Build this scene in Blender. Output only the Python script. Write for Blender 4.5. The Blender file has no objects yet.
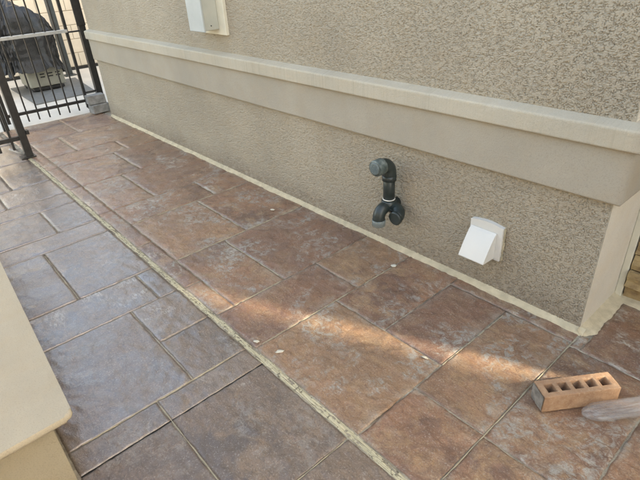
import bpy, bmesh, math, random
import numpy as np
from mathutils import Matrix, Vector

random.seed(7)
rng = np.random.default_rng(11)
scene = bpy.context.scene
COL = scene.collection

# ------------------------------------------------------------------ camera
# World: X along the house wall (0 at its near corner), Y into the house, Z up.
Rwc = ((0.66401166, 0.74584781, -0.05291087),
       (0.34453746, -0.36800093, -0.86363722),
       (-0.66361319, 0.5552354, -0.50132942))
cam_d = bpy.data.cameras.new('camera')
cam_d.sensor_fit = 'HORIZONTAL'; cam_d.sensor_width = 36.0
cam_d.lens = 36.0 * 491.77 / 640.0
cam_d.clip_start = 0.05; cam_d.clip_end = 2000
cam = bpy.data.objects.new('camera', cam_d); COL.objects.link(cam)
r0, r1, r2 = [Vector(r) for r in Rwc]
m = Matrix.Identity(4)
for i in range(3):
    m[i][0] = r0[i]; m[i][1] = -r1[i]; m[i][2] = -r2[i]
m.translation = (0.490, -1.724, 1.35)
cam.matrix_world = m
scene.camera = cam

# ------------------------------------------------------------------ light
SUN_AZ = math.radians(24.3)          # the sun stands to the +X +Y side, behind the house
SUN_EL = math.radians(28)
world = bpy.data.worlds.new('World'); scene.world = world
world.use_nodes = True
wn = world.node_tree.nodes; wl_ = world.node_tree.links
sky = wn.new('ShaderNodeTexSky'); sky.sky_type = 'NISHITA'; sky.sun_disc = False
sky.sun_elevation = SUN_EL
sky.sun_rotation = math.pi / 2 - SUN_AZ
sky.air_density = 0.95; sky.dust_density = 1.8; sky.ozone_density = 1.0
bg = wn['Background']; bg.inputs['Strength'].default_value = 0.15
wl_.new(sky.outputs['Color'], bg.inputs['Color'])
sd = bpy.data.lights.new('sun', 'SUN'); sd.energy = 2.0; sd.angle = math.radians(1.5)
sd.color = (1.0, 0.995, 0.98)
sun = bpy.data.objects.new('sun', sd); COL.objects.link(sun)
sv = Vector((math.cos(SUN_AZ) * math.cos(SUN_EL), math.sin(SUN_AZ) * math.cos(SUN_EL), math.sin(SUN_EL)))
sun.rotation_euler = sv.to_track_quat('Z', 'Y').to_euler()
sun.location = (6, 3, 9)
scene.view_settings.view_transform = 'Standard'
scene.view_settings.look = 'None'
scene.view_settings.gamma = 1.0
scene.view_settings.exposure = 2.72
scene.view_settings.use_white_balance = True      # camera set for open shade
scene.view_settings.white_balance_temperature = 9000
scene.view_settings.white_balance_tint = 10

# ------------------------------------------------------------------ noise
_perm = rng.permutation(1024)
_perm = np.concatenate([_perm, _perm])
_grad = rng.normal(size=(1024, 2)); _grad /= np.linalg.norm(_grad, axis=1)[:, None]
def perlin(x, y):
    xi = np.floor(x).astype(int); yi = np.floor(y).astype(int)
    xf = x - xi; yf = y - yi
    u = xf * xf * xf * (xf * (xf * 6 - 15) + 10); v = yf * yf * yf * (yf * (yf * 6 - 15) + 10)
    def g(ix, iy, dx, dy):
        h = _perm[_perm[ix & 1023] + (iy & 1023)]
        q = _grad[h]; return q[..., 0] * dx + q[..., 1] * dy
    a = g(xi, yi, xf, yf); b = g(xi + 1, yi, xf - 1, yf)
    c = g(xi, yi + 1, xf, yf - 1); d = g(xi + 1, yi + 1, xf - 1, yf - 1)
    return ((a + (b - a) * u) * (1 - v) + (c + (d - c) * u) * v) * 1.5
def fbm(x, y, o=4):
    s = 0; a = 1
    for i in range(o):
        s = s + a * perlin(x * 2 ** i + 17.3 * i, y * 2 ** i + 5.1 * i); a *= 0.5
    return s

# ------------------------------------------------------------------ mesh helpers
def mesh_np(name, V, F, smooth=False):
    me = bpy.data.meshes.new(name)
    V = np.asarray(V, dtype=np.float32); F = np.asarray(F, dtype=np.int32)
    n = F.shape[1]
    me.vertices.add(len(V)); me.vertices.foreach_set('co', V.ravel())
    me.loops.add(F.size); me.loops.foreach_set('vertex_index', F.ravel())
    me.polygons.add(len(F))
    me.polygons.foreach_set('loop_start', np.arange(0, F.size, n, dtype=np.int32))
    me.polygons.foreach_set('loop_total', np.full(len(F), n, dtype=np.int32))
    if smooth: me.polygons.foreach_set('use_smooth', np.ones(len(F), dtype=bool))
    me.update(calc_edges=True); me.validate()
    return me
def link(name, me, mat, parent=None):
    o = bpy.data.objects.new(name, me); COL.objects.link(o)
    if mat is not None and me is not None and len(me.materials) == 0: me.materials.append(mat)
    if parent is not None: o.parent = parent
    return o
def tag(o, label=None, cat=None, group=None, kind=None):
    if label: o['label'] = label
    if cat: o['category'] = cat
    if group: o['group'] = group
    if kind: o['kind'] = kind
    return o
def thing(name, label, cat, group=None, loc=(0, 0, 0)):
    o = bpy.data.objects.new(name, None); COL.objects.link(o); o.location = loc
    o.empty_display_size = 0.1
    return tag(o, label, cat, group)
def from_bm(name, bm, mat, parent=None, smooth=False, bevel=0, seg=2):
    if bevel:
        bmesh.ops.bevel(bm, geom=list(bm.edges), offset=bevel, segments=seg, affect='EDGES', profile=0.5)
    bmesh.ops.recalc_face_normals(bm, faces=bm.faces)
    me = bpy.data.meshes.new(name); bm.to_mesh(me); bm.free()
    if smooth:
        for p in me.polygons: p.use_smooth = True
    return link(name, me, mat, parent)
def add_box(bm, a, b, rot=None, piv=None):
    x0, y0, z0 = a; x1, y1, z1 = b
    vs = [bm.verts.new(p) for p in ((x0,y0,z0),(x1,y0,z0),(x1,y1,z0),(x0,y1,z0),(x0,y0,z1),(x1,y0,z1),(x1,y1,z1),(x0,y1,z1))]
    for f in ((3,2,1,0),(4,5,6,7),(0,1,5,4),(1,2,6,5),(2,3,7,6),(3,0,4,7)):
        bm.faces.new([vs[i] for i in f])
    if rot is not None:
        p = Vector(piv) if piv else (Vector(a) + Vector(b)) / 2
        bmesh.ops.rotate(bm, verts=vs, cent=p, matrix=Matrix.Rotation(rot, 3, 'Z'))
    return vs
def box(name, a, b, mat, parent=None, bevel=0, rot=None, seg=2):
    bm = bmesh.new(); add_box(bm, a, b, rot)
    return from_bm(name, bm, mat, parent, bevel=bevel, seg=seg)
def grid_faces(nu, nv, off=0):
    i = np.arange(nu - 1)[:, None]; j = np.arange(nv - 1)[None, :]
    a = i * nv + j
    return np.stack([a, a + nv, a + nv + 1, a + 1], -1).reshape(-1, 4) + off
def tube(name, pts, radii, mat, parent=None, n=20, cap=True, smooth=True):
    """swept tube through pts with a radius at each point"""
    P = [Vector(p) for p in pts]
    bm = bmesh.new(); rings = []
    up = None
    for i, p in enumerate(P):
        t = (P[min(i + 1, len(P) - 1)] - P[max(i - 1, 0)])
        if t.length < 1e-7: t = P[i] - P[i - 1] if i else P[1] - P[0]
        t.normalize()
        if up is None:
            up = t.orthogonal().normalized()
        up = (up - t * up.dot(t)); up.normalize()
        s = t.cross(up)
        rings.append([bm.verts.new(p + (up * math.cos(2*math.pi*k/n) + s * math.sin(2*math.pi*k/n)) * radii[i]) for k in range(n)])
    for a, b in zip(rings, rings[1:]):
        for k in range(n):
            bm.faces.new((a[k], a[(k+1) % n], b[(k+1) % n], b[k]))
    if cap:
        bm.faces.new(rings[0][::-1]); bm.faces.new(rings[-1])
    o = from_bm(name, bm, mat, parent)
    if smooth:
        for p in o.data.polygons: p.use_smooth = len(p.vertices) == 4
    return o
def arc(c, a, b, r, n=8, full=math.pi / 2):
    """points from c-plane: start c + a*r, bending towards b"""
    c, a, b = Vector(c), Vector(a), Vector(b)
    return [c + (a * math.cos(full*i/n) + b * math.sin(full*i/n)) * r for i in range(n + 1)]

# ------------------------------------------------------------------ material helpers
class Mat:
    def __init__(s, name, rough=0.6, spec=0.5):
        s.m = bpy.data.materials.new(name); s.m.use_nodes = True
        s.nt = s.m.node_tree; s.n = s.nt.nodes; s.l = s.nt.links
        s.b = s.n['Principled BSDF']
        s.b.inputs['Roughness'].default_value = rough
        s.b.inputs['Specular IOR Level'].default_value = spec
        s._co = None
    def co(s):
        if s._co is None:
            g = s.n.new('ShaderNodeNewGeometry'); s._co = g.outputs['Position']
        return s._co
    def mapped(s, sc=(1, 1, 1), rot=(0, 0, 0), loc=(0, 0, 0)):
        mp = s.n.new('ShaderNodeMapping'); s.l.new(s.co(), mp.inputs['Vector'])
        mp.inputs['Scale'].default_value = sc; mp.inputs['Rotation'].default_value = rot; mp.inputs['Location'].default_value = loc
        return mp.outputs['Vector']
    def noise(s, scale, detail=4, rough=0.55, vec=None, dist=0.0, loc=None):
        t = s.n.new('ShaderNodeTexNoise'); t.inputs['Scale'].default_value = scale
        t.inputs['Detail'].default_value = detail; t.inputs['Roughness'].default_value = rough
        t.inputs['Distortion'].default_value = dist
        s.l.new(vec if vec is not None else (s.mapped(loc=loc) if loc else s.co()), t.inputs['Vector'])
        return t.outputs['Fac']
    def ramp(s, f, stops):
        r = s.n.new('ShaderNodeValToRGB'); e = r.color_ramp.elements
        while len(e) < len(stops): e.new(0.5)
        for el, (p, c) in zip(e, stops):
            el.position = p; el.color = (c, c, c, 1) if not isinstance(c, (tuple, list)) else (*c, 1)
        s.l.new(f, r.inputs['Fac']); return r.outputs['Color']
    def mix(s, f, a, b, mode='MIX'):
        x = s.n.new('ShaderNodeMix'); x.data_type = 'RGBA'; x.blend_type = mode
        for sock, v in ((x.inputs[0], f), (x.inputs[6], a), (x.inputs[7], b)):
            if isinstance(v, (int, float)): sock.default_value = v
            elif isinstance(v, (tuple, list)): sock.default_value = (*v, 1)
            else: s.l.new(v, sock)
        return x.outputs[2]
    def math(s, op, a, b=0.0):
        x = s.n.new('ShaderNodeMath'); x.operation = op
        for sock, v in ((x.inputs[0], a), (x.inputs[1], b)):
            if isinstance(v, (int, float)): sock.default_value = v
            else: s.l.new(v, sock)
        return x.outputs[0]
    def rand(s):
        return s.n.new('ShaderNodeObjectInfo').outputs['Random']
    def color(s, c):
        if isinstance(c, (tuple, list)): s.b.inputs['Base Color'].default_value = (*c, 1)
        else: s.l.new(c, s.b.inputs['Base Color'])
        return s
    def roughness(s, f): s.l.new(f, s.b.inputs['Roughness']); return s
    def bump(s, h, dist=0.002, strength=1.0):
        b = s.n.new('ShaderNodeBump'); b.inputs['Distance'].default_value = dist; b.inputs['Strength'].default_value = strength
        s.l.new(h, b.inputs['Height'])
        s.l.new(b.outputs['Normal'], s.b.inputs['Normal']); return s

def simple(name, c, rough=0.6, var=0.25, scale=12, bump=0.0, bscale=60, spec=0.5, metal=0.0):
    M = Mat(name, rough, spec)
    n = M.noise(scale, 5)
    lo = tuple(x * (1 - var) for x in c); hi = tuple(min(1, x * (1 + var)) for x in c)
    M.color(M.ramp(n, [(0.3, lo), (0.7, hi)]))
    M.b.inputs['Metallic'].default_value = metal
    if bump: M.bump(M.noise(bscale, 4), bump)
    return M.m

def stucco(name, c, streak=0.0, fine=0.0006, splash=0.0):
    M = Mat(name, 0.9, 0.25)
    big = M.noise(1.6, 5, 0.6)
    med = M.noise(9, 5, 0.6, loc=(3, 1, 7))
    col = M.mix(M.ramp(big, [(0.35, 0), (0.7, 1)]), tuple(x * 0.88 for x in c), tuple(x * 1.08 for x in c))
    col = M.mix(M.math('MULTIPLY', M.ramp(med, [(0.45, 0), (0.75, 1)]), 0.35), col, (c[0]*0.95, c[1]*0.84, c[2]*0.70))
    if streak:
        st = M.noise(1.0, 4, 0.6, vec=M.mapped((150, 4, 2.0)))
        st2 = M.noise(2.2, 3, 0.5, loc=(9, 2, 4))
        f = M.math('MULTIPLY', M.ramp(st, [(0.5, 0), (0.72, 1)]), M.ramp(st2, [(0.3, 0), (0.75, streak)]))
        col = M.mix(f, col, tuple(x * 0.55 for x in c))
    sp = M.noise(260, 2, 0.5)
    col = M.mix(M.math('MULTIPLY', M.ramp(sp, [(0.54, 0), (0.66, 1)]), 0.4), col, tuple(x * 0.7 for x in c))
    if splash:
        sx = M.n.new('ShaderNodeSeparateXYZ'); M.l.new(M.co(), sx.inputs[0])
        lowz = M.math('MULTIPLY', M.math('SUBTRACT', M.math('ADD', 0.10, M.math('MULTIPLY', M.noise(7, 4, 0.6, loc=(2, 0, 0)), 0.10)), sx.outputs[2]), 7.0)
        lowz = M.ramp(lowz, [(0.0, 0.0), (0.9, splash)])
        col = M.mix(M.math('MULTIPLY', lowz, M.ramp(M.noise(34, 5, 0.65), [(0.38, 0.2), (0.62, 1)])), col, (0.17, 0.12, 0.085))
    M.color(col)
    M.bump(M.noise(150, 4, 0.65), fine * 4)
    return M.m

def slate(name, base, dark, ochre, grey, chalk, g_amt, seed, coat=0.8, crough=0.27, ior=1.6):
    M = Mat(name, 0.5, 0.7)
    R = M.rand()
    at = M.n.new('ShaderNodeAttribute'); at.attribute_name = 'edge'
    edge = at.outputs['Fac']                      # 1 at a slab's rim, 0 inside
    sh = M.n.new('ShaderNodeVectorMath'); sh.operation = 'MULTIPLY_ADD'      # every slab its own stretch of pattern
    cmb = M.n.new('ShaderNodeCombineXYZ')
    for i_ in range(3): M.l.new(R, cmb.inputs[i_])
    M.l.new(cmb.outputs[0], sh.inputs[0]); sh.inputs[1].default_value = (37.0, 61.0, 5.0); M.l.new(M.co(), sh.inputs[2])
    M._co = sh.outputs[0]
    wv = M.mapped(loc=(seed, seed * 0.7, 0))
    a = M.noise(3.6, 10, 0.70, vec=wv, dist=0.5)
    b = M.noise(9, 9, 0.72, loc=(0, seed, 2), dist=0.8)
    c = M.noise(3.0, 8, 0.70, loc=(seed, seed, 1), dist=0.6)
    d = M.noise(34, 7, 0.75, loc=(1, 2, seed), dist=0.7)
    f = M.noise(170, 4, 0.65, loc=(4, seed, 0))
    sc = M.noise(1.0, 7, 0.72, vec=M.mapped((26, 90, 30), rot=(0, 0, 0.5), loc=(seed, 0, 0)), dist=0.4)
    col = M.mix(M.ramp(a, [(0.40, 0), (0.58, 1)]), dark, base)
    col = M.mix(M.math('MULTIPLY', M.ramp(b, [(0.47, 0), (0.62, 1)]), 0.85), col, ochre)
    col = M.mix(M.ramp(R, [(0.0, 0.50), (0.40, 0.0)]), col, (dark[0] * 1.25, dark[1] * 1.25, dark[2] * 1.3))
    col = M.mix(M.ramp(R, [(0.62, 0.0), (1.0, 0.45)]), col, ochre)
    # dark scratches and flecks of the stamped slate grain
    col = M.mix(M.math('MULTIPLY', M.ramp(sc, [(0.52, 0), (0.64, 1)]), 0.55), col, dark)
    col = M.mix(M.math('MULTIPLY', M.ramp(d, [(0.54, 0), (0.66, 1)]), 0.60), col, dark)
    # pale grey release powder left in the hollows
    g = M.math('MULTIPLY', M.ramp(c, [(0.51, 0), (0.58, 1)]), M.ramp(d, [(0.43, 1.0), (0.53, 0)]))
    col = M.mix(M.math('MULTIPLY', g, g_amt), col, grey)
    h = M.noise(2.7, 7, 0.70, loc=(7, seed, 5), dist=1.2)
    hh = M.math('MULTIPLY', M.ramp(h, [(0.59, 0), (0.65, 1)]), M.ramp(sc, [(0.44, 1), (0.54, 0)]))
    col = M.mix(M.math('MULTIPLY', hh, 0.75), col, chalk)
    # efflorescence creeping in from the joints
    ee = M.math('MULTIPLY', M.math('POWER', edge, 1.6), M.math('MULTIPLY', M.ramp(b, [(0.46, 0.0), (0.58, 1.0)]), M.ramp(a, [(0.44, 0.15), (0.56, 1)])))
    col = M.mix(M.math('MULTIPLY', ee, 0.55), col, grey)
    # fine sand speckle
    col = M.mix(M.math('MULTIPLY', M.ramp(f, [(0.53, 0), (0.66, 1)]), 0.55), col, dark)
    col = M.mix(M.math('MULTIPLY', M.ramp(f, [(0.35, 1), (0.43, 0)]), 0.38), col, chalk)
    M.color(col)
    rr = M.mix(M.ramp(b, [(0.40, 0), (0.60, 1)]), (0.40,)*3, (0.62,)*3)
    M.roughness(rr)
    oi = M.n.new('ShaderNodeObjectInfo')
    wear = M.math('MULTIPLY', M.math('MULTIPLY', M.ramp(a, [(0.38, 1.0), (0.62, 0.55)]), coat), oi.outputs['Color'])
    M.l.new(wear, M.b.inputs['Coat Weight'])
    cr = M.mix(M.ramp(c, [(0.40, 0), (0.62, 1)]), (crough,)*3, (crough + 0.16,)*3)
    M.l.new(cr, M.b.inputs['Coat Roughness'])
    M.b.inputs['Coat IOR'].default_value = ior
    hgt = M.math('ADD', M.math('MULTIPLY', d, 1.1), M.math('ADD', M.math('MULTIPLY', f, 0.22), M.math('MULTIPLY', sc, 0.5)))
    bn = M.n.new('ShaderNodeBump'); bn.inputs['Distance'].default_value = 0.0060; bn.inputs['Strength'].default_value = 1.0
    M.l.new(hgt, bn.inputs['Height']); M.l.new(bn.outputs['Normal'], M.b.inputs['Normal'])
    bn2 = M.n.new('ShaderNodeBump'); bn2.inputs['Distance'].default_value = 0.0013
    M.l.new(hgt, bn2.inputs['Height']); M.l.new(bn2.outputs['Normal'], M.b.inputs['Coat Normal'])
    return M.m

MAT = {}
MAT['stucco'] = stucco('stucco_taupe', (0.425, 0.37, 0.29), splash=0.5)
MAT['stucco_trim'] = stucco('stucco_trim', (0.41, 0.365, 0.295), fine=0.0005)
MAT['ledge'] = stucco('stucco_ledge', (0.50, 0.45, 0.36), streak=0.75, fine=0.0005)
MAT['stucco_side_lit'] = stucco('stucco_side_lit', (0.70, 0.64, 0.54))  # brighter light on the side return is put into this paler colour
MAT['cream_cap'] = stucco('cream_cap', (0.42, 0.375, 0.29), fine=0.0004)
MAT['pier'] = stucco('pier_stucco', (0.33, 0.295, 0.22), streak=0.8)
MAT['slate_r'] = slate('slate_russet', (0.335, 0.172, 0.096), (0.160, 0.082, 0.053), (0.395, 0.240, 0.125), (0.37, 0.35, 0.305), (0.55, 0.51, 0.43), 0.85, 3.0, 0.9, 0.24, 1.8)
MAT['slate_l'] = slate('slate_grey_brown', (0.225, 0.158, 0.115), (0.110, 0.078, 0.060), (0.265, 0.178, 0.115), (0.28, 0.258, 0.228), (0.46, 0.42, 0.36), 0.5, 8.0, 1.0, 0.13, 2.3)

def grout():
    M = Mat('joint_grout', 0.85, 0.2)
    n = M.noise(5, 6, 0.65); n2 = M.noise(90, 4)
    col = M.ramp(n, [(0.36, (0.13, 0.10, 0.075)), (0.50, (0.30, 0.26, 0.20)), (0.62, (0.48, 0.43, 0.33))])
    col = M.mix(M.math('MULTIPLY', M.ramp(n2, [(0.45, 0), (0.7, 1)]), 0.5), col, (0.12, 0.095, 0.07))
    M.color(col); M.bump(n2, 0.002); return M.m
MAT['grout'] = grout()
def sealant():
    M = Mat('old_joint_sealant', 0.8, 0.3)
    st = M.noise(1.0, 6, 0.7, vec=M.mapped((9, 260, 60)))
    n2 = M.noise(70, 5, 0.7)
    col = M.ramp(st, [(0.34, (0.16, 0.13, 0.08)), (0.42, (0.46, 0.41, 0.27)), (0.58, (0.66, 0.60, 0.42))])
    col = M.mix(M.math('MULTIPLY', M.ramp(n2, [(0.55, 0), (0.61, 1)]), 0.8), col, (0.09, 0.07, 0.05))
    M.color(col); M.bump(M.math('ADD', st, n2), 0.004); return M.m
MAT['sealant'] = sealant()
MAT['caulk'] = simple('sanded_caulk', (0.55, 0.465, 0.32), 0.85, 0.16, 25, 0.0015, 150, 0.3)
MAT['mortar'] = simple('mortar_smear', (0.43, 0.375, 0.27), 0.9, 0.2, 30, 0.002, 120, 0.2)
MAT['white_caulk'] = simple('white_caulk', (0.72, 0.70, 0.64), 0.6, 0.1, 60, 0.001, 200)
MAT['crumb'] = simple('caulk_flake', (0.62, 0.57, 0.46), 0.8, 0.12, 60, 0.001, 200)
MAT['black'] = simple('saw_cut_dark', (0.012, 0.011, 0.010), 0.95, 0.3, 40)
MAT['concrete'] = simple('broom_concrete', (0.66, 0.60, 0.51), 0.9, 0.10, 3, 0.001, 200, 0.2)
MAT['soil'] = simple('yard_gravel', (0.26, 0.23, 0.19), 0.95, 0.3, 4, 0.004, 60, 0.1)
MAT['iron'] = simple('black_painted_iron', (0.018, 0.018, 0.018), 0.38, 0.4, 30, 0.0004, 160, 0.5)
MAT['iron_grey'] = simple('grey_painted_post', (0.055, 0.065, 0.065), 0.5, 0.2, 20)
MAT['rail_top'] = simple('lit_rail_pale_brace', (0.42, 0.43, 0.42), 0.45, 0.15, 30, 0, 60, 0.5, 0.3)  # mid rail's sky-lit top is put into this pale grey; brace shares it
MAT['rubber'] = simple('grey_rubber_mat', (0.16, 0.16, 0.15), 0.75, 0.15, 14, 0.001, 120)
MAT['paver'] = simple('grey_concrete_paver', (0.24, 0.24, 0.23), 0.9, 0.3, 18, 0.003, 70, 0.2)
MAT['tan_block'] = simple('tan_block', (0.68, 0.60, 0.48), 0.92, 0.08, 6, 0.002, 70, 0.2)
MAT['tan_joint'] = simple('tan_block_joint', (0.56, 0.50, 0.41), 0.95, 0.1, 9)
MAT['vinyl_white'] = simple('white_vent_plastic', (0.66, 0.645, 0.60), 0.38, 0.03, 9)
MAT['box_face'] = simple('painted_box_face', (0.42, 0.45, 0.44), 0.45, 0.07, 9)
MAT['box_side'] = simple('painted_box_side', (0.43, 0.43, 0.37), 0.5, 0.07, 9)
MAT['box_trim'] = simple('cream_plate', (0.66, 0.62, 0.50), 0.6, 0.06, 15)
MAT['abs'] = simple('black_pipe_plastic', (0.024, 0.034, 0.032), 0.36, 0.3, 20, 0.0002, 120)
def pipe_haze():
    M = Mat('cement_smeared_fitting', 0.35, 0.5)
    n = M.noise(38, 5, 0.65)
    M.color(M.ramp(n, [(0.35, (0.035, 0.055, 0.055)), (0.55, (0.11, 0.14, 0.13)), (0.72, (0.24, 0.27, 0.25))]))
    return M.m
MAT['abs_haze'] = pipe_haze()
def clear_plastic(name, tint, rough, alpha):
    M = Mat(name, rough, 0.5)
    M.color(tint); M.b.inputs['Alpha'].default_value = alpha
    return M.m
MAT['clear_cap'] = clear_plastic('clear_cap_plastic', (0.20, 0.25, 0.25), 0.15, 0.6)
def film():
    M = Mat('streaked_clear_plastic', 0.2, 0.5)
    M.color((0.48, 0.47, 0.46))
    mp2 = M.n.new('ShaderNodeMapping'); mp2.inputs['Scale'].default_value = (6, 110, 110)
    M.l.new(M.mapped(rot=(0, 0, -0.96)), mp2.inputs['Vector'])
    st = M.noise(1.0, 5, 0.6, vec=mp2.outputs['Vector'])
    M.l.new(M.ramp(st, [(0.40, 0.06), (0.55, 0.16), (0.68, 0.36)]), M.b.inputs['Alpha'])  # lengthwise streaks of higher opacity
    return M.m
MAT['clear_tub'] = film()
def brick_mat():
    M = Mat('fired_clay', 0.88, 0.25)
    n = M.noise(28, 6, 0.65); n2 = M.noise(140, 4, 0.6); n3 = M.noise(9, 4)
    col = M.ramp(n, [(0.3, (0.31, 0.175, 0.105)), (0.55, (0.40, 0.245, 0.15)), (0.75, (0.47, 0.32, 0.21))])
    col = M.mix(M.math('MULTIPLY', M.ramp(n2, [(0.55, 0), (0.7, 1)]), 0.5), col, (0.55, 0.42, 0.29))
    col = M.mix(M.math('MULTIPLY', M.ramp(n3, [(0.5, 0), (0.7, 1)]), 0.4), col, (0.26, 0.15, 0.095))
    M.color(col); M.bump(n2, 0.0012); return M.m
MAT['brick'] = brick_mat()
MAT['mortar_end'] = simple('brick_mortar_stain', (0.27, 0.245, 0.215), 0.9, 0.35, 40, 0.0015, 160, 0.2)
def stone_mat():
    M = Mat('ledge_stone', 0.85, 0.3)
    R = M.rand(); n = M.noise(22, 6, 0.65, dist=0.5)
    col = M.ramp(R, [(0.0, (0.30, 0.19, 0.09)), (0.35, (0.46, 0.34, 0.18)), (0.7, (0.36, 0.24, 0.13)), (1.0, (0.24, 0.18, 0.13))])
    col = M.mix(M.math('MULTIPLY', M.ramp(n, [(0.4, 0), (0.65, 1)]), 0.6), col, (0.17, 0.10, 0.055))
    M.color(col); M.bump(M.noise(60, 5, 0.65), 0.005); return M.m
MAT['stone'] = stone_mat()
def cover_mat():
    M = Mat('charcoal_vinyl_cover', 0.36, 0.5)
    n = M.noise(7, 5, 0.6)
    M.color(M.ramp(n, [(0.3, (0.013, 0.0135, 0.014)), (0.7, (0.032, 0.033, 0.034))]))
    M.bump(M.noise(14, 6, 0.65, dist=1.5), 0.010, 0.7); return M.m
MAT['cover'] = cover_mat()
MAT['grill_body'] = simple('tan_grill_cart', (0.27, 0.265, 0.22), 0.55, 0.1, 12)
MAT['wall_plain'] = stucco('plain_stucco', (0.62, 0.57, 0.48))
MAT['roof_tile'] = simple('roof_tile', (0.20, 0.13, 0.10), 0.85, 0.25, 5)

# ------------------------------------------------------------------ ground
gm = mesh_np('ground', [(-400,-400,-0.07),(400,-400,-0.07),(400,400,-0.07),(-400,400,-0.07)], [(0,1,2,3)])
tag(link('ground', gm, MAT['soil']), kind='structure')
pad = box('concrete_pad', (-11, -6, -0.06), (-5.21, 7, -0.004), MAT['concrete'])
tag(pad, kind='structure')

# patio: a grout bed with every stamped slab standing a few millimetres proud of it
patio = box('patio', (-5.2, -3.2, -0.06), (3.2, 0.36, -0.0045), MAT['grout'])
tag(patio, kind='structure')

K = 1.063
def slab(x0, y0, x1, y1, mat, name='paving_slab', gap=0.0030, step=None, wet=1.0):
    """a stamped slate-textured slab, relief from one noise field over the whole patio"""
    x0, x1 = min(x0, x1) + gap, max(x0, x1) - gap
    y0, y1 = min(y0, y1) + gap, max(y0, y1) - gap
    if x1 - x0 < 0.01 or y1 - y0 < 0.01: return
    d = math.dist(((x0 + x1) / 2, (y0 + y1) / 2, 0), (0.49, -1.72, 1.35))
    st = step or max(0.006, 0.0042 * d)
    nx = max(4, int((x1 - x0) / st)); ny = max(4, int((y1 - y0) / st))
    X, Y = np.meshgrid(np.linspace(x0, x1, nx), np.linspace(y0, y1, ny), indexing='ij')
    s1 = rng.uniform(-50, 50)
    X0, Y0 = X.copy(), Y.copy()
    # ragged edges
    ex = np.minimum(X0 - x0, x1 - X0); ey = np.minimum(Y0 - y0, y1 - Y0)
    wob = 0.0022
    X += wob * perlin(X0 * 9 + 31, Y0 * 22 + s1) * np.clip(1 - ex / 0.03, 0, 1)
    Y += wob * perlin(X0 * 22 + s1, Y0 * 9 + 11) * np.clip(1 - ey / 0.03, 0, 1)
    rdg = 1 - np.abs(fbm(X0 * 7 + s1, Y0 * 10 + s1 * .7, 3))                 # cleft slate ridges
    Z = 0.0022 * fbm(X0 * 6 + s1 * .3, Y0 * 9, 4) + 0.0016 * np.clip(fbm(X0 * 26 + 3, Y0 * 38 + s1, 3), -0.6, 0.25) + 0.0042 * np.clip(rdg - 0.7, 0, 1) * 3 - 0.0018
    e = np.minimum(ex, ey); w = 0.0045 + 0.002 * perlin(X0 * 12 + 5, Y0 * 12 + 9)
    Z -= 0.0018 * np.clip(1 - e / np.maximum(w, 0.003), 0, 1) ** 2
    if mat is MAT['slate_l']: Z = Z * 0.62
    Z += rng.uniform(-0.0008, 0.0008)
    Z = np.clip(Z, -0.0040, 0.006)
    V = np.stack([X, Y, Z], -1).reshape(-1, 3)
    F = grid_faces(nx, ny)
    # skirt
    idx = np.arange(nx * ny).reshape(nx, ny)
    loop = np.concatenate([idx[:, 0], idx[-1, 1:], idx[-2::-1, -1], idx[0, -2:0:-1]])
    sk = V[loop].copy(); sk[:, 2] = -0.012
    nb = len(V); V = np.concatenate([V, sk]); L = len(loop)
    k = np.arange(L); k2 = (k + 1) % L
    F = np.concatenate([F, np.stack([loop[k2], loop[k], nb + k, nb + k2], -1)])
    me = mesh_np(name, V, F, smooth=True)
    ea = np.concatenate([np.clip(1 - e.reshape(-1) / 0.055, 0, 1), np.ones(L)]).astype(np.float32)
    me.attributes.new('edge', 'FLOAT', 'POINT').data.foreach_set('value', ea)
    o = link(name, me, mat, patio); o.color = (wet, wet, wet, 1)
    return o

R_, L_ = MAT['slate_r'], MAT['slate_l']
YB = -0.9225      # wall side of the long joint
W0 = -0.012      # slabs stop at the caulk bead
right = [
    # x0, x1, y0, y1  (before scaling)
    (-0.253, 0.010, -0.65, -0.076), (-0.253, 0.010, YB, -0.65), (-0.520, 0.010, -0.076, W0),
    (-0.792, -0.253, YB, -0.505), (-0.520, -0.253, -0.505, -0.076), (-0.792, -0.520, -0.505, W0),
    (-1.075, -0.792, YB, -0.375), (-1.075, -0.792, -0.375, W0),
    (-1.597, -1.075, -0.836, -0.560), (-1.597, -1.075, -0.560, W0),
    (-2.145, -1.597, -0.836, -0.415), (-2.145, -1.597, -0.415, W0),
    (-2.410, -2.145, -0.836, -0.283), (-2.410, -2.145, -0.283, W0),
    (-2.950, -2.410, -0.836, -0.565), (-2.950, -2.410, -0.565, W0),
    (-3.465, -2.950, -0.836, -0.422), (-3.465, -2.950, -0.422, W0),
    (-3.745, -3.465, -0.836, -0.300), (-3.745, -3.465, -0.300, W0),
    (-4.270, -3.745, -0.836, -0.605), (-4.270, -3.745, -0.605, W0),
    (-4.885, -4.270, YB, -0.420), (-4.885, -4.270, -0.420, W0),
    (-1.350, -1.075, YB, -0.836), (-1.870, -1.350, YB, -0.836), (-2.410, -1.870, YB, -0.836),
    (-2.950, -2.410, YB, -0.836), (-3.465, -2.950, YB, -0.836), (-4.270, -3.465, YB, -0.836),
    (0.010, 0.303, YB, -0.655), (0.010, 0.303, -0.655, -0.098), (0.303, 0.840, -0.655, -0.098),
    (0.303, 0.840, YB, -0.655), (0.840, 1.380, YB, -0.420), (0.840, 1.380, -0.420, -0.098),
    (1.380, 2.100, YB, -0.098), (0.046, 0.840, -0.098, 0.290), (0.840, 2.100, -0.098, 0.290), (0.010, 0.046, -0.098, -0.012),
]
for x0, x1, y0, y1 in right: slab(x0 * K, y0 * K, x1 * K, y1 * K, R_, wet=1.0 if x1 < -2.2 else (0.75 if x1 < -1.0 else 0.5))   # drier towards the corner
YL = -0.9505
YE = -1.605
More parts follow.
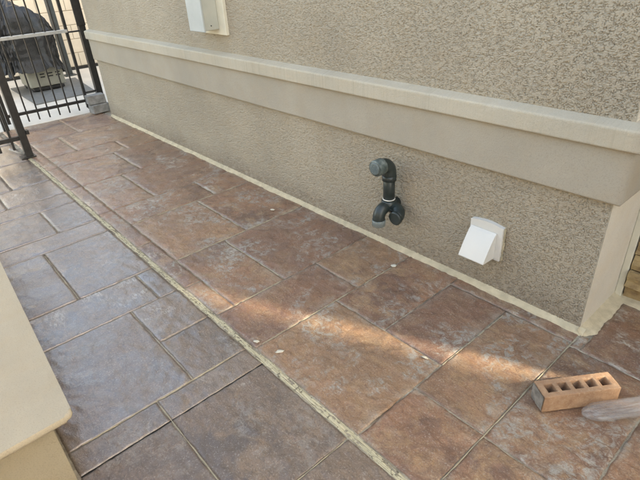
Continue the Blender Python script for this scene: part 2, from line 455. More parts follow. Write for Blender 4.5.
left = [
    (-0.708, -0.265, -1.313, YL), (-0.817, -0.708, -1.313, YL), (-0.708, -0.265, YE, -1.313), (-0.817, -0.708, YE, -1.313),
    (-1.361, -0.817, YE, -1.172), (-1.090, -0.817, -1.172, YL), (-1.361, -1.090, -1.172, YL),
    (-1.620, -1.361, YE, -1.038), (-1.620, -1.361, -1.038, YL),
    (-2.175, -1.620, YE, -1.302), (-2.175, -1.620, -1.302, YL),
    (-2.360, -2.175, YE, YL), (-2.735, -2.360, YE, -1.167), (-2.735, -2.360, -1.167, YL),
    (-2.930, -2.735, YE, YL), (-3.250, -2.930, YE, -1.30), (-3.250, -2.930, -1.30, YL),
    (-3.830, -3.250, YE, -1.20), (-3.830, -3.250, -1.20, YL), (-4.400, -3.830, YE, YL), (-4.885, -4.400, YE, YL),
    (-0.265, 0.265, -1.30, YL), (-0.265, 0.265, YE, -1.30), (0.265, 0.800, YE, -1.17), (0.265, 0.800, -1.17, YL), (0.8, 1.45, YE, YL),
    (1.45, 2.1, YE, -1.3), (1.45, 2.1, -1.3, YL),
    (-0.70, -0.10, -2.2, YE), (-0.10, 0.43, -2.2, YE), (0.43, 0.95, -2.2, YE), (0.95, 1.6, -2.2, YE), (1.6, 2.1, -2.2, YE),
    (-4.885, -4.2, -2.3, YE), (-4.2, -3.5, -2.3, YE), (-3.5, -2.9, -2.3, YE),
]
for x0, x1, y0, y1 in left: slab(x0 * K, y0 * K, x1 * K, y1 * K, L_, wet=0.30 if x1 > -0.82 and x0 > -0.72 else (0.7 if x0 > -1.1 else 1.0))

# dark saw cut across the grey-brown side
box('saw_cut', (-0.708*K - 0.0035, -1.60*K, -0.0043), (-0.708*K + 0.0035, YL*K, -0.0036), MAT['black'], patio)

# long joint of old sealant: ragged lengthwise ridges
def long_joint():
    x = np.linspace(-4.13, 2.2, 1100); y = np.linspace(YL*K, YB*K, 15)
    X, Y = np.meshgrid(x, y, indexing='ij')
    u = (Y - y[0]) / (y[-1] - y[0])
    Z = -0.003 + 0.0030 * fbm(X * 9, Y * 160, 3) + 0.0016 * perlin(X * 70, Y * 120)
    Z -= 0.004 * (np.abs(u - 0.5) * 2) ** 4
    Y = Y + 0.003 * perlin(X * 6, u * 1.5) + 0.0015 * perlin(X * 30, u * 3)
    link('expansion_joint', mesh_np('expansion_joint', np.stack([X, Y, Z], -1).reshape(-1, 3), grid_faces(*X.shape), True), MAT['sealant'], patio)
long_joint()
# mortar filling some joints nearly flush, as thin ragged beads
def joint_bead(p, q, w=0.0052, mat='mortar', z=-0.0022):
    n = max(8, int(math.dist(p, q) / 0.012)); p = np.array(p) * K; q = np.array(q) * K
    t = np.linspace(0, 1, n); c = p[None] + (q - p)[None] * t[:, None]
    nrm = np.array([-(q - p)[1], (q - p)[0]]); nrm /= np.linalg.norm(nrm)
    s = rng.uniform(0, 90)
    V = []
    for k, o in enumerate((-0.5, 0, 0.5)):
        ww = w * (0.75 + 0.7 * perlin(t * n * 0.13 + s, np.full(n, k * 3.7)))
        pts = c + nrm[None] * (o * ww)[:, None]
        zz = np.full(n, z) + (0.0022 if k == 1 else -0.002) + 0.0012 * perlin(t * n * 0.3 + s, np.full(n, 2.2))
        V.append(np.concatenate([pts, zz[:, None]], 1))
    V = np.stack(V, 1).reshape(-1, 3)
    link('joint_mortar', mesh_np('joint_mortar', V, grid_faces(n, 3), True), MAT[mat], patio)
for p, q in [((-0.795, -0.89), (-0.791, -0.40)), ((-0.791, -0.33), (-0.789, -0.10)), ((0.011, -0.86), (0.009, -0.06)),
             ((-0.252, -0.50), (-0.247, -0.11)), ((-1.596, -0.82), (-1.597, -0.05)), ((-1.075, -0.83), (-1.076, -0.58)),
             ((-2.12, -0.412), (-1.62, -0.418)), ((-1.57, -0.561), (-1.12, -0.559)), ((-2.93, -0.566), (-2.42, -0.563)),
             ((-2.40, -0.281), (-2.15, -0.285)), ((-0.790, -1.312), (-0.30, -1.314)), ((-2.14, -1.302), (-1.63, -1.302)),
             ((-0.266, -1.2), (-0.264, -0.97)), ((-0.818, -1.56), (-0.820, -1.0)), ((-3.44, -0.42), (-2.97, -0.424)), ((-2.145, -0.8), (-2.14, -0.1)),
             ((-4.25, -0.604), (-3.77, -0.606))]:
    joint_bead(p, q)

# ------------------------------------------------------------------ house
house = thing('stucco_house', 'taupe stucco house wall with a projecting trim band and ledge along the patio', 'house')
XE = -4.86
def graded(x0, x1, s0, g):
    """sample positions from x1 (near) to x0 (far) with growing spacing"""
    out = [x1]; x = x1
    while x > x0:
        x -= s0 + g * (x1 - x); out.append(max(x, x0))
    return np.array(out[::-1])
def lace(X, Z, a):
    """skip-trowel lace stucco: flat crests, wormy hollows"""
    wx = X + 0.0025 * perlin(X * 110 + 8, Z * 110); wz = Z + 0.0025 * perlin(X * 110, Z * 110 + 8)
    g = np.abs(perlin(wx * 128, wz * 138)) + np.clip(perlin(X * 62 + 9, Z * 62) * 0.30, -0.06, 0.16)
    h = np.clip(g * 4.2 - 1.0, -1.0, 0.0) + 0.30 * perlin(X * 215, Z * 225) + 0.10 * perlin(X * 20, Z * 20)
    return a * h
def stucco_face(name, x0, x1, z0, z1, amp, s0, parent, mat):
    x = graded(x0, x1, s0, 0.0014); z = np.arange(z0, z1 + 1e-6, (z1 - z0) / max(2, int((z1 - z0) / s0)))
    X, Z = np.meshgrid(x, z, indexing='ij')
    D = lace(X, Z, amp) + 0.0025 * fbm(X * 1.1, Z * 1.6, 2)
    fade = np.clip((0 - X) / 0.006, 0, 1) * np.clip((X - x0) / 0.01, 0, 1)
    V = np.stack([X, -D * fade, Z], -1).reshape(-1, 3)
    F = grid_faces(len(x), len(z))
    return link(name, mesh_np(name, V, F, True), mat, parent)
stucco_face('lower_wall', XE, 0.0, -0.01, 0.60, 0.0050, 0.0019, house, MAT['stucco'])
stucco_face('upper_wall', XE, 0.0, 0.80, 1.42, 0.0050, 0.0019, house, MAT['stucco'])
box('upper_storey', (XE, 0.003, 1.4205), (-0.002, 6.0, 3.2), MAT['stucco'], house)
box('core', (XE + 0.002, 0.012, -0.05), (-0.004, 6.0, 1.42), MAT['stucco'], house)
# side return of the wall at the near corner
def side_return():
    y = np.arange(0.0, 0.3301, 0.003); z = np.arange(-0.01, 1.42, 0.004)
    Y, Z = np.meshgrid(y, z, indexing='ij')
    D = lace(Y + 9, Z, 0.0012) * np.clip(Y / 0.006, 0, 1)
    link('side_return', mesh_np('side_return', np.stack([D, Y, Z], -1).reshape(-1, 3), grid_faces(len(y), len(z)), True), MAT['stucco_side_lit'], house)
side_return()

def moulding(name, prof, x0, x1, xs, mat, amp=0.0006, close_ends=True):
    """sweep a (out, z) profile along the wall and round the near corner"""
    # prof: list of (out, z), out = distance proud of the wall
    pr = []
    for (a, za), (b, zb) in zip(prof, prof[1:]):
        n = max(2, int(math.hypot(b - a, zb - za) / 0.005))
        for i in range(n): pr.append((a + (b - a) * i / n, za + (zb - za) * i / n))
    pr.append(prof[-1]); pr = np.array(pr)
    # centre line: along x (x0..0) then along y (0..0.33), mitred at the corner
    P = []
    for x in xs: P.append((x, 'f'))
    rows = []
    for x in xs:
        X = np.full(len(pr), x); w = amp * (lace(X + 3, pr[:, 1] + pr[:, 0], 1.0)) + 0.0018 * perlin(X * 2.3, pr[:, 1] * 4)
        rows.append(np.stack([X, -pr[:, 0] - w, pr[:, 1]], -1))
    if x1 >= 0:
        rows.append(np.stack([pr[:, 0], -pr[:, 0], pr[:, 1]], -1))
        for y in np.arange(0.012, 0.335, 0.012):
            w = amp * lace(np.full(len(pr), y + 7), pr[:, 1], 1.0)
            rows.append(np.stack([pr[:, 0] + w, np.full(len(pr), y), pr[:, 1]], -1))
    V = np.stack(rows, 0); nu, nv = V.shape[:2]
    V = V.reshape(-1, 3); F = grid_faces(nu, nv)
    o = link(name, mesh_np(name, V, F, True), mat, house)
    if close_ends:
        bm = bmesh.new(); bm.from_mesh(o.data)
        bm.verts.ensure_lookup_table()
        bm.faces.new([bm.verts[i] for i in range(nv)])
        bmesh.ops.recalc_face_normals(bm, faces=bm.faces)
        bm.to_mesh(o.data); bm.free()
    return o
xs = graded(XE, 0.0, 0.0045, 0.002)
moulding('trim_band', [(-0.006, 0.570), (0.025, 0.570), (0.028, 0.573), (0.028, 0.772), (-0.006, 0.772)], XE, 0, xs, MAT['stucco_trim'], 0.0005)
led = [(-0.006, 0.7625), (0.047, 0.7625), (0.050, 0.766), (0.0505, 0.828), (0.047, 0.833), (-0.006, 0.847)]
moulding('ledge', led, XE, 0, xs, MAT['ledge'], 0.0008)
# bead of sanded caulk along the foot of the wall
def caulk():
    xs = graded(XE + 0.02, 0.022, 0.01, 0.004); s = []
    prof = np.array([(-0.004, 0.020), (0.007, 0.015), (0.015, 0.008), (0.021, 0.003), (0.024, -0.006)])
    for x in xs:
        w = 1 + 0.22 * perlin(np.array([x * 5.0]), np.array([1.5]))[0] + 0.12 * perlin(np.array([x * 31.0]), np.array([4.5]))[0]
        s.append(np.stack([np.full(5, x), -prof[:, 0] * w, prof[:, 1] * (0.8 + 0.2 * w)], -1))
    V = np.stack(s, 0)
    link('caulk_bead', mesh_np('caulk_bead', V.reshape(-1, 3), grid_faces(len(xs), 5), True), MAT['caulk'], house)
    ys = np.arange(-0.022, 0.345, 0.006); s = []
    prof = np.array([(-0.003, 0.020), (0.012, 0.012), (0.028, 0.008), (0.044, 0.0055), (0.055, -0.006)])
    for y in ys:
        w = 1 + 0.10 * perlin(np.array([y * 22.0]), np.array([7.5]))[0] + 0.05 * perlin(np.array([y * 90.0]), np.array([2.5]))[0] - 0.55 * max(0, min(1, (0.03 - y) / 0.05))
        s.append(np.stack([prof[:, 0] * w, np.full(5, y), prof[:, 1]], -1))
    link('caulk_bead', mesh_np('caulk_bead', np.stack(s, 0).reshape(-1, 3), grid_faces(len(ys), 5), True), MAT['caulk'], house)
    xs = np.arange(0.0, 2.2, 0.02); s = []
    for x in xs:
        w = 1 + 0.12 * perlin(np.array([x * 19.0]), np.array([3.5]))[0]
        s.append(np.stack([np.full(5, x), 0.352 - prof[:, 0] * w, prof[:, 1]], -1))
    link('caulk_bead', mesh_np('caulk_bead', np.stack(s, 0).reshape(-1, 3), grid_faces(len(xs), 5), True), MAT['caulk'], house)
caulk()
box('corner_casing', (-0.001, 0.331, 0.0), (0.026, 0.350, 1.42), MAT['box_trim'], house, 0.003)
# stone-faced wing beyond the corner
XW = 1.47
box('wing_wall', (0.0, 0.36, -0.05), (XW, 6.0, 4.6), MAT['wall_plain'], house)  # unseen bulk added behind the stones; its height and end cut the sun
zz = 0.0; row = 0
while zz < 0.66:
    h = random.uniform(0.055, 0.095); x = 0.028 - random.uniform(0, 0.0)
    while x < XW - 0.03:
        l = min(random.uniform(0.12, 0.30), XW - x)
        d = random.uniform(0.018, 0.04)
        bm = bmesh.new(); add_box(bm, (x + 0.003, 0.36 - d, zz + 0.003), (x + l - 0.003, 0.364, zz + h - 0.003))
        bmesh.ops.subdivide_edges(bm, edges=list(bm.edges), cuts=2, use_grid_fill=True)
        for v in bm.verts:
            v.co += Vector((random.uniform(-1, 1) * .002, random.uniform(-1, 1) * .005 if v.co.y < 0.355 else 0, random.uniform(-1, 1) * .002))
        from_bm('veneer_stone', bm, MAT['stone'], house)
        x += l
    zz += h
box('stone_sill', (0.028, 0.31, zz + 0.002), (XW, 0.362, zz + 0.055), MAT['stucco_trim'], house, 0.006)
# unseen blocks added above and below a slot, to trim the sun streak
box('sun_slot_top', (XW + 0.001, 0.362, 2.03), (4.2, 0.62, 4.6), MAT['wall_plain'], house)
box('sun_slot_bottom', (XW + 0.001, 0.362, -0.05), (4.2, 0.62, 0.74), MAT['wall_plain'], house)
# roof with an eave
box('roof', (-0.1, 0.2, 4.601), (4.25, 6.3, 4.75), MAT['roof_tile'], house)
box('roof', (XE - 0.2, -0.2, 3.201), (-0.003, 6.3, 3.35), MAT['roof_tile'], house)

# added unseen blocker off to the right: with the wing it leaves a slot for one streak of sun
nb = thing('sun_blocker', 'tall unseen block added off to the right to shade the patio', 'house')
off = 0.0
d = Vector((math.cos(SUN_AZ), math.sin(SUN_AZ)))
nrm = Vector((d.y, -d.x))
A = Vector((-0.05, -0.380)) + d * 5.2           # its lit edge lies on the lower rim of the streak
bm = bmesh.new()
p = [A, A + nrm * 4.2, A + nrm * 4.2 + d * 5, A + d * 5 + nrm * 1.2]
lo = [bm.verts.new((q.x, q.y, -0.07)) for q in p]; hi = [bm.verts.new((q.x, q.y, 4.6)) for q in p]
bm.faces.new(lo[::-1]); bm.faces.new(hi)
for i in range(4): bm.faces.new((lo[i], lo[(i+1) % 4], hi[(i+1) % 4], hi[i]))
from_bm('wall', bm, MAT['wall_plain'], nb)  # body of the added sun blocker
bm = bmesh.new()
lo = [bm.verts.new((q.x, q.y, 4.61)) for q in p]
c1 = (p[0] + p[3]) / 2 + nrm * 1.5; c2 = (p[1] + p[2]) / 2 - nrm * 1.5
t1 = bm.verts.new((c1.x, c1.y, 5.5)); t2 = bm.verts.new((c2.x, c2.y, 5.5))
bm.faces.new(lo[::-1]); bm.faces.new((lo[0], lo[1], t2, t1)); bm.faces.new((lo[2], lo[3], t1, t2)); bm.faces.new((lo[1], lo[2], t2)); bm.faces.new((lo[3], lo[0], t1))
from_bm('roof', bm, MAT['roof_tile'], nb)  # pitched top of the added sun blocker

gw = thing('low_sky_blocker', 'unseen plain cream wall added behind the camera to cut low sky light', 'wall', loc=(0.5, -3.4, 0))  # added out of view to block low sky and deepen shade under the ledge
for nm, a_, b_ in (('panel', (-3.2, -3.55, -0.07), (5.0, -3.35, 2.1)), ('coping', (-3.25, -3.60, 2.101), (5.05, -3.30, 2.17))):
    o = box(nm, a_, b_, MAT['wall_plain'], gw, 0.01); o.matrix_parent_inverse = Matrix.Translation(gw.location).inverted()

# ------------------------------------------------------------------ capped pier at the lower left
pier = thing('capped_low_wall', 'cream stucco low wall with an overhanging rounded cap at the patio edge', 'wall', loc=(-1.6, -2.0, 0))
def local(o, par):
    o.matrix_parent_inverse = Matrix.Translation(par.location).inverted(); return o
def lean(pts, z0, z1, r, mat, name, parent, bev):
    bm = bmesh.new(); n = len(pts)
    ring = []
    for i in range(n):
        p0, p1, p2 = Vector(pts[i-1]), Vector(pts[i]), Vector(pts[(i+1) % n])
        a = (p0 - p1).normalized(); b = (p2 - p1).normalized()
        if r:
            s = p1 + a * r; e = p1 + b * r
            for k in range(7):
                t = k / 6; ring.append((s * (1-t)**2 + p1 * 2*t*(1-t) + e * t*t))
        else: ring.append(p1)
    lo = [bm.verts.new((q.x, q.y, z0)) for q in ring]; hi = [bm.verts.new((q.x, q.y, z1)) for q in ring]
    bl = bm.faces.new(lo[::-1]); tp = bm.faces.new(hi)
    N = len(ring)
    for i in range(N): bm.faces.new((lo[i], lo[(i+1) % N], hi[(i+1) % N], hi[i]))
    if bev:
        ed = [e for e in bm.edges if abs(e.verts[0].co.z - e.verts[1].co.z) < 1e-6]
        bmesh.ops.bevel(bm, geom=ed, offset=bev, segments=4, affect='EDGES', profile=0.5)
    o = from_bm(name, bm, mat, parent, smooth=False)
    return o
ZC = 0.30
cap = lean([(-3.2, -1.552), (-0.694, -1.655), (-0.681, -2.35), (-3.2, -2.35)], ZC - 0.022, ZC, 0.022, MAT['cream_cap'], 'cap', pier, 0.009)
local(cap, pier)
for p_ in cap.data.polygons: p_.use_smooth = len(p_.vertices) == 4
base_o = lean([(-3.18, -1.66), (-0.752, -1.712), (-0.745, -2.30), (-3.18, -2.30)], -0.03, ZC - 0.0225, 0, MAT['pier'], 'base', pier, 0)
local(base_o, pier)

# ------------------------------------------------------------------ dryer vent hood
vent = thing('vent_hood', 'white plastic wall vent hood low on the stucco near the corner', 'vent', loc=(-0.45, 0, 0.17))
def vent_parts():
    x0, x1, z0, z1 = -0.522, -0.368, 0.172, 0.330
    bm = bmesh.new()
    # flange: shallow arched top
    n = 9; lo = []; hi = []
    pts = [(x0, z0), (x1, z0)] + [(x1 + (x0 - x1) * i / n, z1 + 0.010 * math.sin(math.pi * i / n)) for i in range(n + 1)]
    a = [bm.verts.new((x, 0.004, z)) for x, z in pts]; b = [bm.verts.new((x, -0.019, z)) for x, z in pts]
    bm.faces.new(a); bm.faces.new(b[::-1])
    for i in range(len(pts)): bm.faces.new((a[i], a[(i+1) % len(pts)], b[(i+1) % len(pts)], b[i]))
    local(from_bm('flange', bm, MAT['vinyl_white'], vent, bevel=0.0025), vent)
    # hood: a wedge with a softly convex top and an open foot
    hx0, hx1 = -0.514, -0.392
    prof = [(-0.0192, 0.300)]
    for i in range(9):
        t = i / 8
        prof.append((-0.024 - 0.078 * t, 0.303 - 0.115 * t ** 1.25))
    prof.append((-0.1025, 0.184))
    bm = bmesh.new()
    L = [bm.verts.new((hx0, y, z)) for y, z in prof]; R = [bm.verts.new((hx1, y, z)) for y, z in prof]
    for i in range(len(prof) - 1): bm.faces.new((L[i], R[i], R[i+1], L[i+1]))
    lb = bm.verts.new((hx0, -0.0192, 0.180)); rb = bm.verts.new((hx1, -0.0192, 0.180))
    bm.faces.new(L + [lb]); bm.faces.new((R + [rb])[::-1])
    bmesh.ops.recalc_face_normals(bm, faces=bm.faces)
    o = from_bm('hood', bm, MAT['vinyl_white'], vent)
    md = o.modifiers.new('thick', 'SOLIDIFY'); md.thickness = 0.0025; md.offset = -1
    bv = o.modifiers.new('bevel', 'BEVEL'); bv.width = 0.002; bv.segments = 2; bv.limit_method = 'ANGLE'
    local(o, vent)
    bm = bmesh.new(); add_box(bm, (hx0 + 0.006, -0.085, 0.196), (hx1 - 0.006, -0.082, 0.286))
    for v in bm.verts:
        if v.co.z > 0.25: v.co.y += 0.06
    local(from_bm('flap', bm, MAT['vinyl_white'], vent), vent)
    # caulk smeared on the right of the flange
    bm = bmesh.new()
    for i in range(9):
        z = 0.176 + i * 0.017; add_box(bm, (x1 - 0.001, -0.006 - random.uniform(0, 0.006), z), (x1 + random.uniform(0.003, 0.008), 0.002, z + 0.019), rot=random.uniform(-.1, .1))
    local(from_bm('caulk_smear', bm, MAT['mortar'], vent, bevel=0.0015), vent)
vent_parts()

# ------------------------------------------------------------------ capped pipe
px, py = -0.953, -0.062
pipe = thing('capped_pipe', 'black plastic pipe with elbow and clear caps fixed on the stucco', 'pipe', loc=(px, py, 0.2))
def pipe_parts():
    r = 0.0285
    def part(*a, **k): return local(tube(*a, **k), pipe)
    part('riser', [(px, py, 0.285), (px, py, 0.44)], [r, r], MAT['abs'], pipe)
    # elbow at the top, turning away from the wall
    c = Vector((px, py - 0.05, 0.437))
    pts = arc(c, (0, 1, 0), (0, 0, 1), 0.05, 10)
    part('elbow', [(px, py, 0.405), (px, py, 0.407)] + pts + [(px, py - 0.062, 0.487)], [r, r + .005] + [r + .005] * len(pts) + [r + .005], MAT['abs'], pipe, n=26)
    part('hub', [(px, py, 0.398), (px, py, 0.400), (px, py, 0.424), (px, py, 0.426)], [r, r + .0065, r + .0065, r], MAT['abs'], pipe, n=26)
    y1 = py - 0.052
    part('cap', [(px, y1, 0.487), (px, y1 - 0.003, 0.487), (px, y1 - 0.044, 0.487), (px, y1 - 0.048, 0.487), (px, y1 - 0.048, 0.487)], [r + .008, r + .0105, r + .0105, r + .008, r - .006], MAT['abs_haze'], pipe, n=26)
    part('cap_face', [(px, y1 - 0.0475, 0.487), (px, y1 - 0.0525, 0.487), (px, y1 - 0.0545, 0.487)], [r + .001, r + .001, r - .004], MAT['clear_cap'], pipe, n=26)
    # primer ring above the foot
    part('primer_ring', [(px, py, 0.299), (px, py, 0.2995), (px, py, 0.3035), (px, py, 0.304)], [r, r + .0025, r + .0025, r], MAT['white_caulk'], pipe)
    # foot: two bends under the riser
    part('foot_hub', [(px, py, 0.248), (px, py, 0.252), (px, py, 0.292), (px, py, 0.296)], [r, r + .008, r + .008, r], MAT['abs'], pipe, n=26)
    pts = [Vector((px - 0.002, py, 0.268)), Vector((px + 0.012, py, 0.262))] + arc((px + 0.040, py - 0.028, 0.238), (0, 1, 0.5), (1, 0, -0.1), 0.036, 7)
    part('bend', pts, [r * .8, r] + [r + .003] * (len(pts) - 2), MAT['abs'], pipe, n=24)
    e = Vector(pts[-1])
    part('bend_collar', [e, e + Vector((0, -.001, 0)), e + Vector((0, -.018, -.003)), e + Vector((0, -.019, -.003))], [r, r + .006, r + .006, r], MAT['abs'], pipe, n=24)
    pts = [Vector((px, py + 0.002, 0.262))] + arc((px, py - 0.030, 0.222), (0, 0, 1), (0, -1, 0), 0.042, 9) + [Vector((px, py - 0.072, 0.212))]
    part('bend', pts, [r * .9, r] + [r + .002] * (len(pts) - 3) + [r + .003], MAT['abs'], pipe, n=24)
    part('plug', [(px, py - 0.072, 0.216), (px, py - 0.072, 0.214), (px, py - 0.072, 0.182), (px, py - 0.072, 0.178)], [r, r + .005, r + .004, r - .004], MAT['clear_cap'], pipe, n=24)
    part('wall_stub', [(px, py, 0.262), (px, 0.004, 0.262)], [0.026, 0.026], MAT['abs'], pipe)
pipe_parts()

# ------------------------------------------------------------------ utility box on the upper wall
ub = thing('utility_box', 'pale grey utility box on a cream backing plate above the ledge', 'utility box', loc=(-2.47, 0, 0.96))
local(box('back_plate', (-2.63, -0.020, 0.952), (-2.315, 0.004, 1.42), MAT['box_trim'], ub, 0.003), ub)
local(box('body', (-2.555, -0.118, 0.985), (-2.388, -0.0205, 1.40), MAT['box_side'], ub, 0.004), ub)
local(box('cover', (-2.562, -0.130, 0.978), (-2.383, -0.1185, 1.405), MAT['box_face'], ub, 0.003), ub)
local(tube('screw', [(-2.389, -0.075, 1.01), (-2.384, -0.075, 1.01)], [0.004, 0.003], MAT['iron'], ub, n=8), ub)

# ------------------------------------------------------------------ brick with five holes
def brick():
    # local frame: L along x, W along y
    L, Wd, H = 0.262, 0.074, 0.070
    t = thing('hollow_brick', 'orange clay brick with five square holes lying on the patio', 'brick', loc=(0.094, -0.485, 0.003))
    t.rotation_euler.z = math.radians(55.0)
    # body as a bmesh of the pierced top, walls and hole sides
    bm = bmesh.new()
    hw = 0.030; n = 5; pitch = (L - 0.030) / n
    xs = [0]; 
    for i in range(n):
        cx = 0.015 + pitch * (i + 0.5); xs += [cx - hw / 2, cx + hw / 2]
    xs.append(L)
    ys = [0, 0.020, 0.054, Wd]
    def lay(z): return [[bm.verts.new((x, y, z)) for y in ys] for x in xs]
    T = lay(H); B = lay(0)
    hole = {(2 * i + 1, 1) for i in range(n)}
    for i in range(len(xs) - 1):
        for j in range(3):
            if (i, j) in hole:
                q = [(i, j), (i + 1, j), (i + 1, j + 1), (i, j + 1)]
                for k in range(4):
                    a, b = q[k], q[(k + 1) % 4]
                    bm.faces.new((T[a[0]][a[1]], T[b[0]][b[1]], B[b[0]][b[1]], B[a[0]][a[1]]))
            else:
                bm.faces.new((T[i][j], T[i+1][j], T[i+1][j+1], T[i][j+1]))
                bm.faces.new((B[i][j], B[i][j+1], B[i+1][j+1], B[i+1][j]))
    per = [(i, 0) for i in range(len(xs))] + [(len(xs)-1, j) for j in range(1, 4)] + [(i, 3) for i in range(len(xs)-2, -1, -1)] + [(0, j) for j in (2, 1)]
    for k in range(len(per)):
        a, b = per[k], per[(k + 1) % len(per)]
        bm.faces.new((T[a[0]][a[1]], B[a[0]][a[1]], B[b[0]][b[1]], T[b[0]][b[1]]))
    bmesh.ops.recalc_face_normals(bm, faces=bm.faces)
    o = from_bm('body', bm, MAT['brick'], t)
    bv = o.modifiers.new('b', 'BEVEL'); bv.width = 0.0028; bv.segments = 2; bv.limit_method = 'ANGLE'; bv.angle_limit = math.radians(40)
    sb = o.modifiers.new('s', 'SUBSURF'); sb.subdivision_type = 'SIMPLE'; sb.levels = 2; sb.render_levels = 2
    tx = bpy.data.textures.new('brick_wear', 'CLOUDS'); tx.noise_scale = 0.02; tx.noise_depth = 3
    dm = o.modifiers.new('d', 'DISPLACE'); dm.texture = tx; dm.strength = 0.003; dm.mid_level = 0.5
    # grey mortar stain on its near end
    bm = bmesh.new(); N = 8
    vs = [[bm.verts.new((-0.0022 + 0.0012 * random.uniform(-1, 1), 0.003 + (Wd - 0.006) * i / N, 0.004 + (H - 0.008) * j / N)) for j in range(N + 1)] for i in range(N + 1)]
    for i in range(N):
        for j in range(N): bm.faces.new((vs[i][j], vs[i][j+1], vs[i+1][j+1], vs[i+1][j]))
    from_bm('mortar_stain', bm, MAT['mortar_end'], t, smooth=True)
brick()

# ------------------------------------------------------------------ clear plastic tub lying against the brick
def tub():
    t = thing('plastic_container', 'translucent grey plastic container with a rounded end lying against the brick', 'container', loc=(0.192, -0.420, 0.002))
    t.scale = (1, 1, 0.65)
    ang = math.radians(55); r = 0.036
    ax = Vector((math.cos(ang), math.sin(ang), 0)); s0 = Vector((0.0, 0.0, r))
    pts, rad = [], []
    for i in range(9):
        a = math.pi / 2 * i / 8
        pts.append(s0 + ax * (0.075 * (1 - math.cos(a)))); rad.append(max(0.004, r * math.sin(a)))
    for k in range(1, 9):
        pts.append(s0 + ax * (0.075 + 0.02 * k)); rad.append(r + 0.0006 * math.sin(k * 1.9))
    shell = tube('shell', pts, rad, MAT['clear_tub'], t, n=32, cap=False)
    md = shell.modifiers.new('thick', 'SOLIDIFY'); md.thickness = 0.0012
    e = pts[-1]
    tube('neck', [e, e + ax * 0.02, e + ax * 0.04, e + ax * 0.06], [r, r * 0.7, r * 0.4, r * 0.38], MAT['clear_tub'], t, n=32, cap=False)
    tube('cap', [e + ax * 0.045, e + ax * 0.046, e + ax * 0.07, e + ax * 0.071], [r * .40, r * .46, r * .46, r * .40], MAT['vinyl_white'], t, n=24)
tub()

# ------------------------------------------------------------------ crumbs of caulk on the slabs
def crumb(x, y, s, label, elong=1.0, ang=0.0):
    bm = bmesh.new(); bmesh.ops.create_icosphere(bm, subdivisions=2, radius=1.0)
    for v in bm.verts:
        k = 1 + random.uniform(-0.4, 0.4)
        v.co = Vector((v.co.x * s * elong * k, v.co.y * s * k, v.co.z * s * 0.14 * k))
    bmesh.ops.rotate(bm, verts=bm.verts, cent=(0, 0, 0), matrix=Matrix.Rotation(ang, 3, 'Z'))
    o = from_bm('caulk_crumb', bm, MAT['crumb'], smooth=True)
    o.location = (x, y, 0.002 + s * 0.15)
    tag(o, label, 'crumb', 'white crumbs of caulk on the slabs')
crumb(-0.835, -0.150, 0.013, 'white caulk blob on the joint below the black pipe', 1.3, 1.2)
crumb(-0.868, -0.955, 0.009, 'cream caulk crumb beside the long joint, upper of two', 1.5, 0.3)
crumb(-0.755, -0.925, 0.010, 'cream caulk crumb beside the long joint, lower of two', 1.5, 0.9)
crumb(-0.335, -0.550, 0.006, 'small white caulk chip inside the streak of sunlight', 2.2, 0.2)
crumb(-1.790, -0.185, 0.009, 'small white caulk chip on a slab close to the wall', 1.5, 0.4)

# ------------------------------------------------------------------ gate, fence and what stands beyond
GX = -5.22
def bar(name, a, b, w, mat, parent, bev=0.0015):
    bm = bmesh.new(); add_box(bm, (min(a[0], b[0]) - w/2, min(a[1], b[1]) - w/2, min(a[2], b[2])), (max(a[0], b[0]) + w/2, max(a[1], b[1]) + w/2, max(a[2], b[2])))
    o = from_bm(name, bm, mat, parent, bevel=bev, seg=1); return o
gate = thing('iron_gate', 'black iron picket gate across the end of the patio', 'gate', loc=(GX, -0.45, 0))
def gpart(*a, **k): return local(bar(*a, **k), gate)
y = -0.805
while y < -0.10:
    gpart('picket', (GX, y, 0.035), (GX, y, 1.58), 0.0135, MAT['iron'], gate); y += 0.1005
gpart('stile', (GX, -0.105, 0.05), (GX, -0.105, 1.55), 0.028, MAT['iron'], gate)
gpart('stile', (GX, -0.885, 0.05), (GX, -0.885, 1.55), 0.028, MAT['iron'], gate)
for z, h, mt in ((0.112, 0.028, 'iron'), (1.45, 0.03, 'iron')):
    local(box('rail', (GX - 0.013, -0.875, z), (GX + 0.012, -0.095, z + h), MAT[mt], gate, 0.002), gate)
local(box('mid_rail', (GX - 0.024, -0.87, 0.806), (GX + 0.024, -0.10, 0.836), MAT['rail_top'], gate, 0.003), gate)
local(box('hinge', (GX - 0.01, -0.092, 0.80), (GX + 0.012, 0.03, 0.815), MAT['iron'], gate, 0.002), gate)
local(box('hinge', (GX - 0.01, -0.092, 0.20), (GX + 0.012, 0.03, 0.215), MAT['iron'], gate, 0.002), gate)
gp = thing('gate_post', 'thick black iron gate post at the far end of the stucco wall', 'post', loc=(GX, 0.05, 0))
local(box('shaft', (GX - 0.03, 0.018, -0.02), (GX + 0.03, 0.082, 1.62), MAT['iron'], gp, 0.003), gp)
local(box('post_cap', (GX - 0.036, 0.012, 1.621), (GX + 0.036, 0.088, 1.65), MAT['iron'], gp, 0.006), gp)
local(box('latch_plate', (GX + 0.031, 0.0, 0.855), (GX + 0.045, 0.085, 1.14), MAT['iron'], gp, 0.004), gp)
gp2 = thing('latch_post', 'black iron post behind the left fence, at the latch side of the gate', 'post', loc=(GX, -0.95, 0))
local(box('shaft', (GX - 0.025, -0.955, -0.02), (GX + 0.025, -0.905, 1.62), MAT['iron'], gp2, 0.003), gp2)

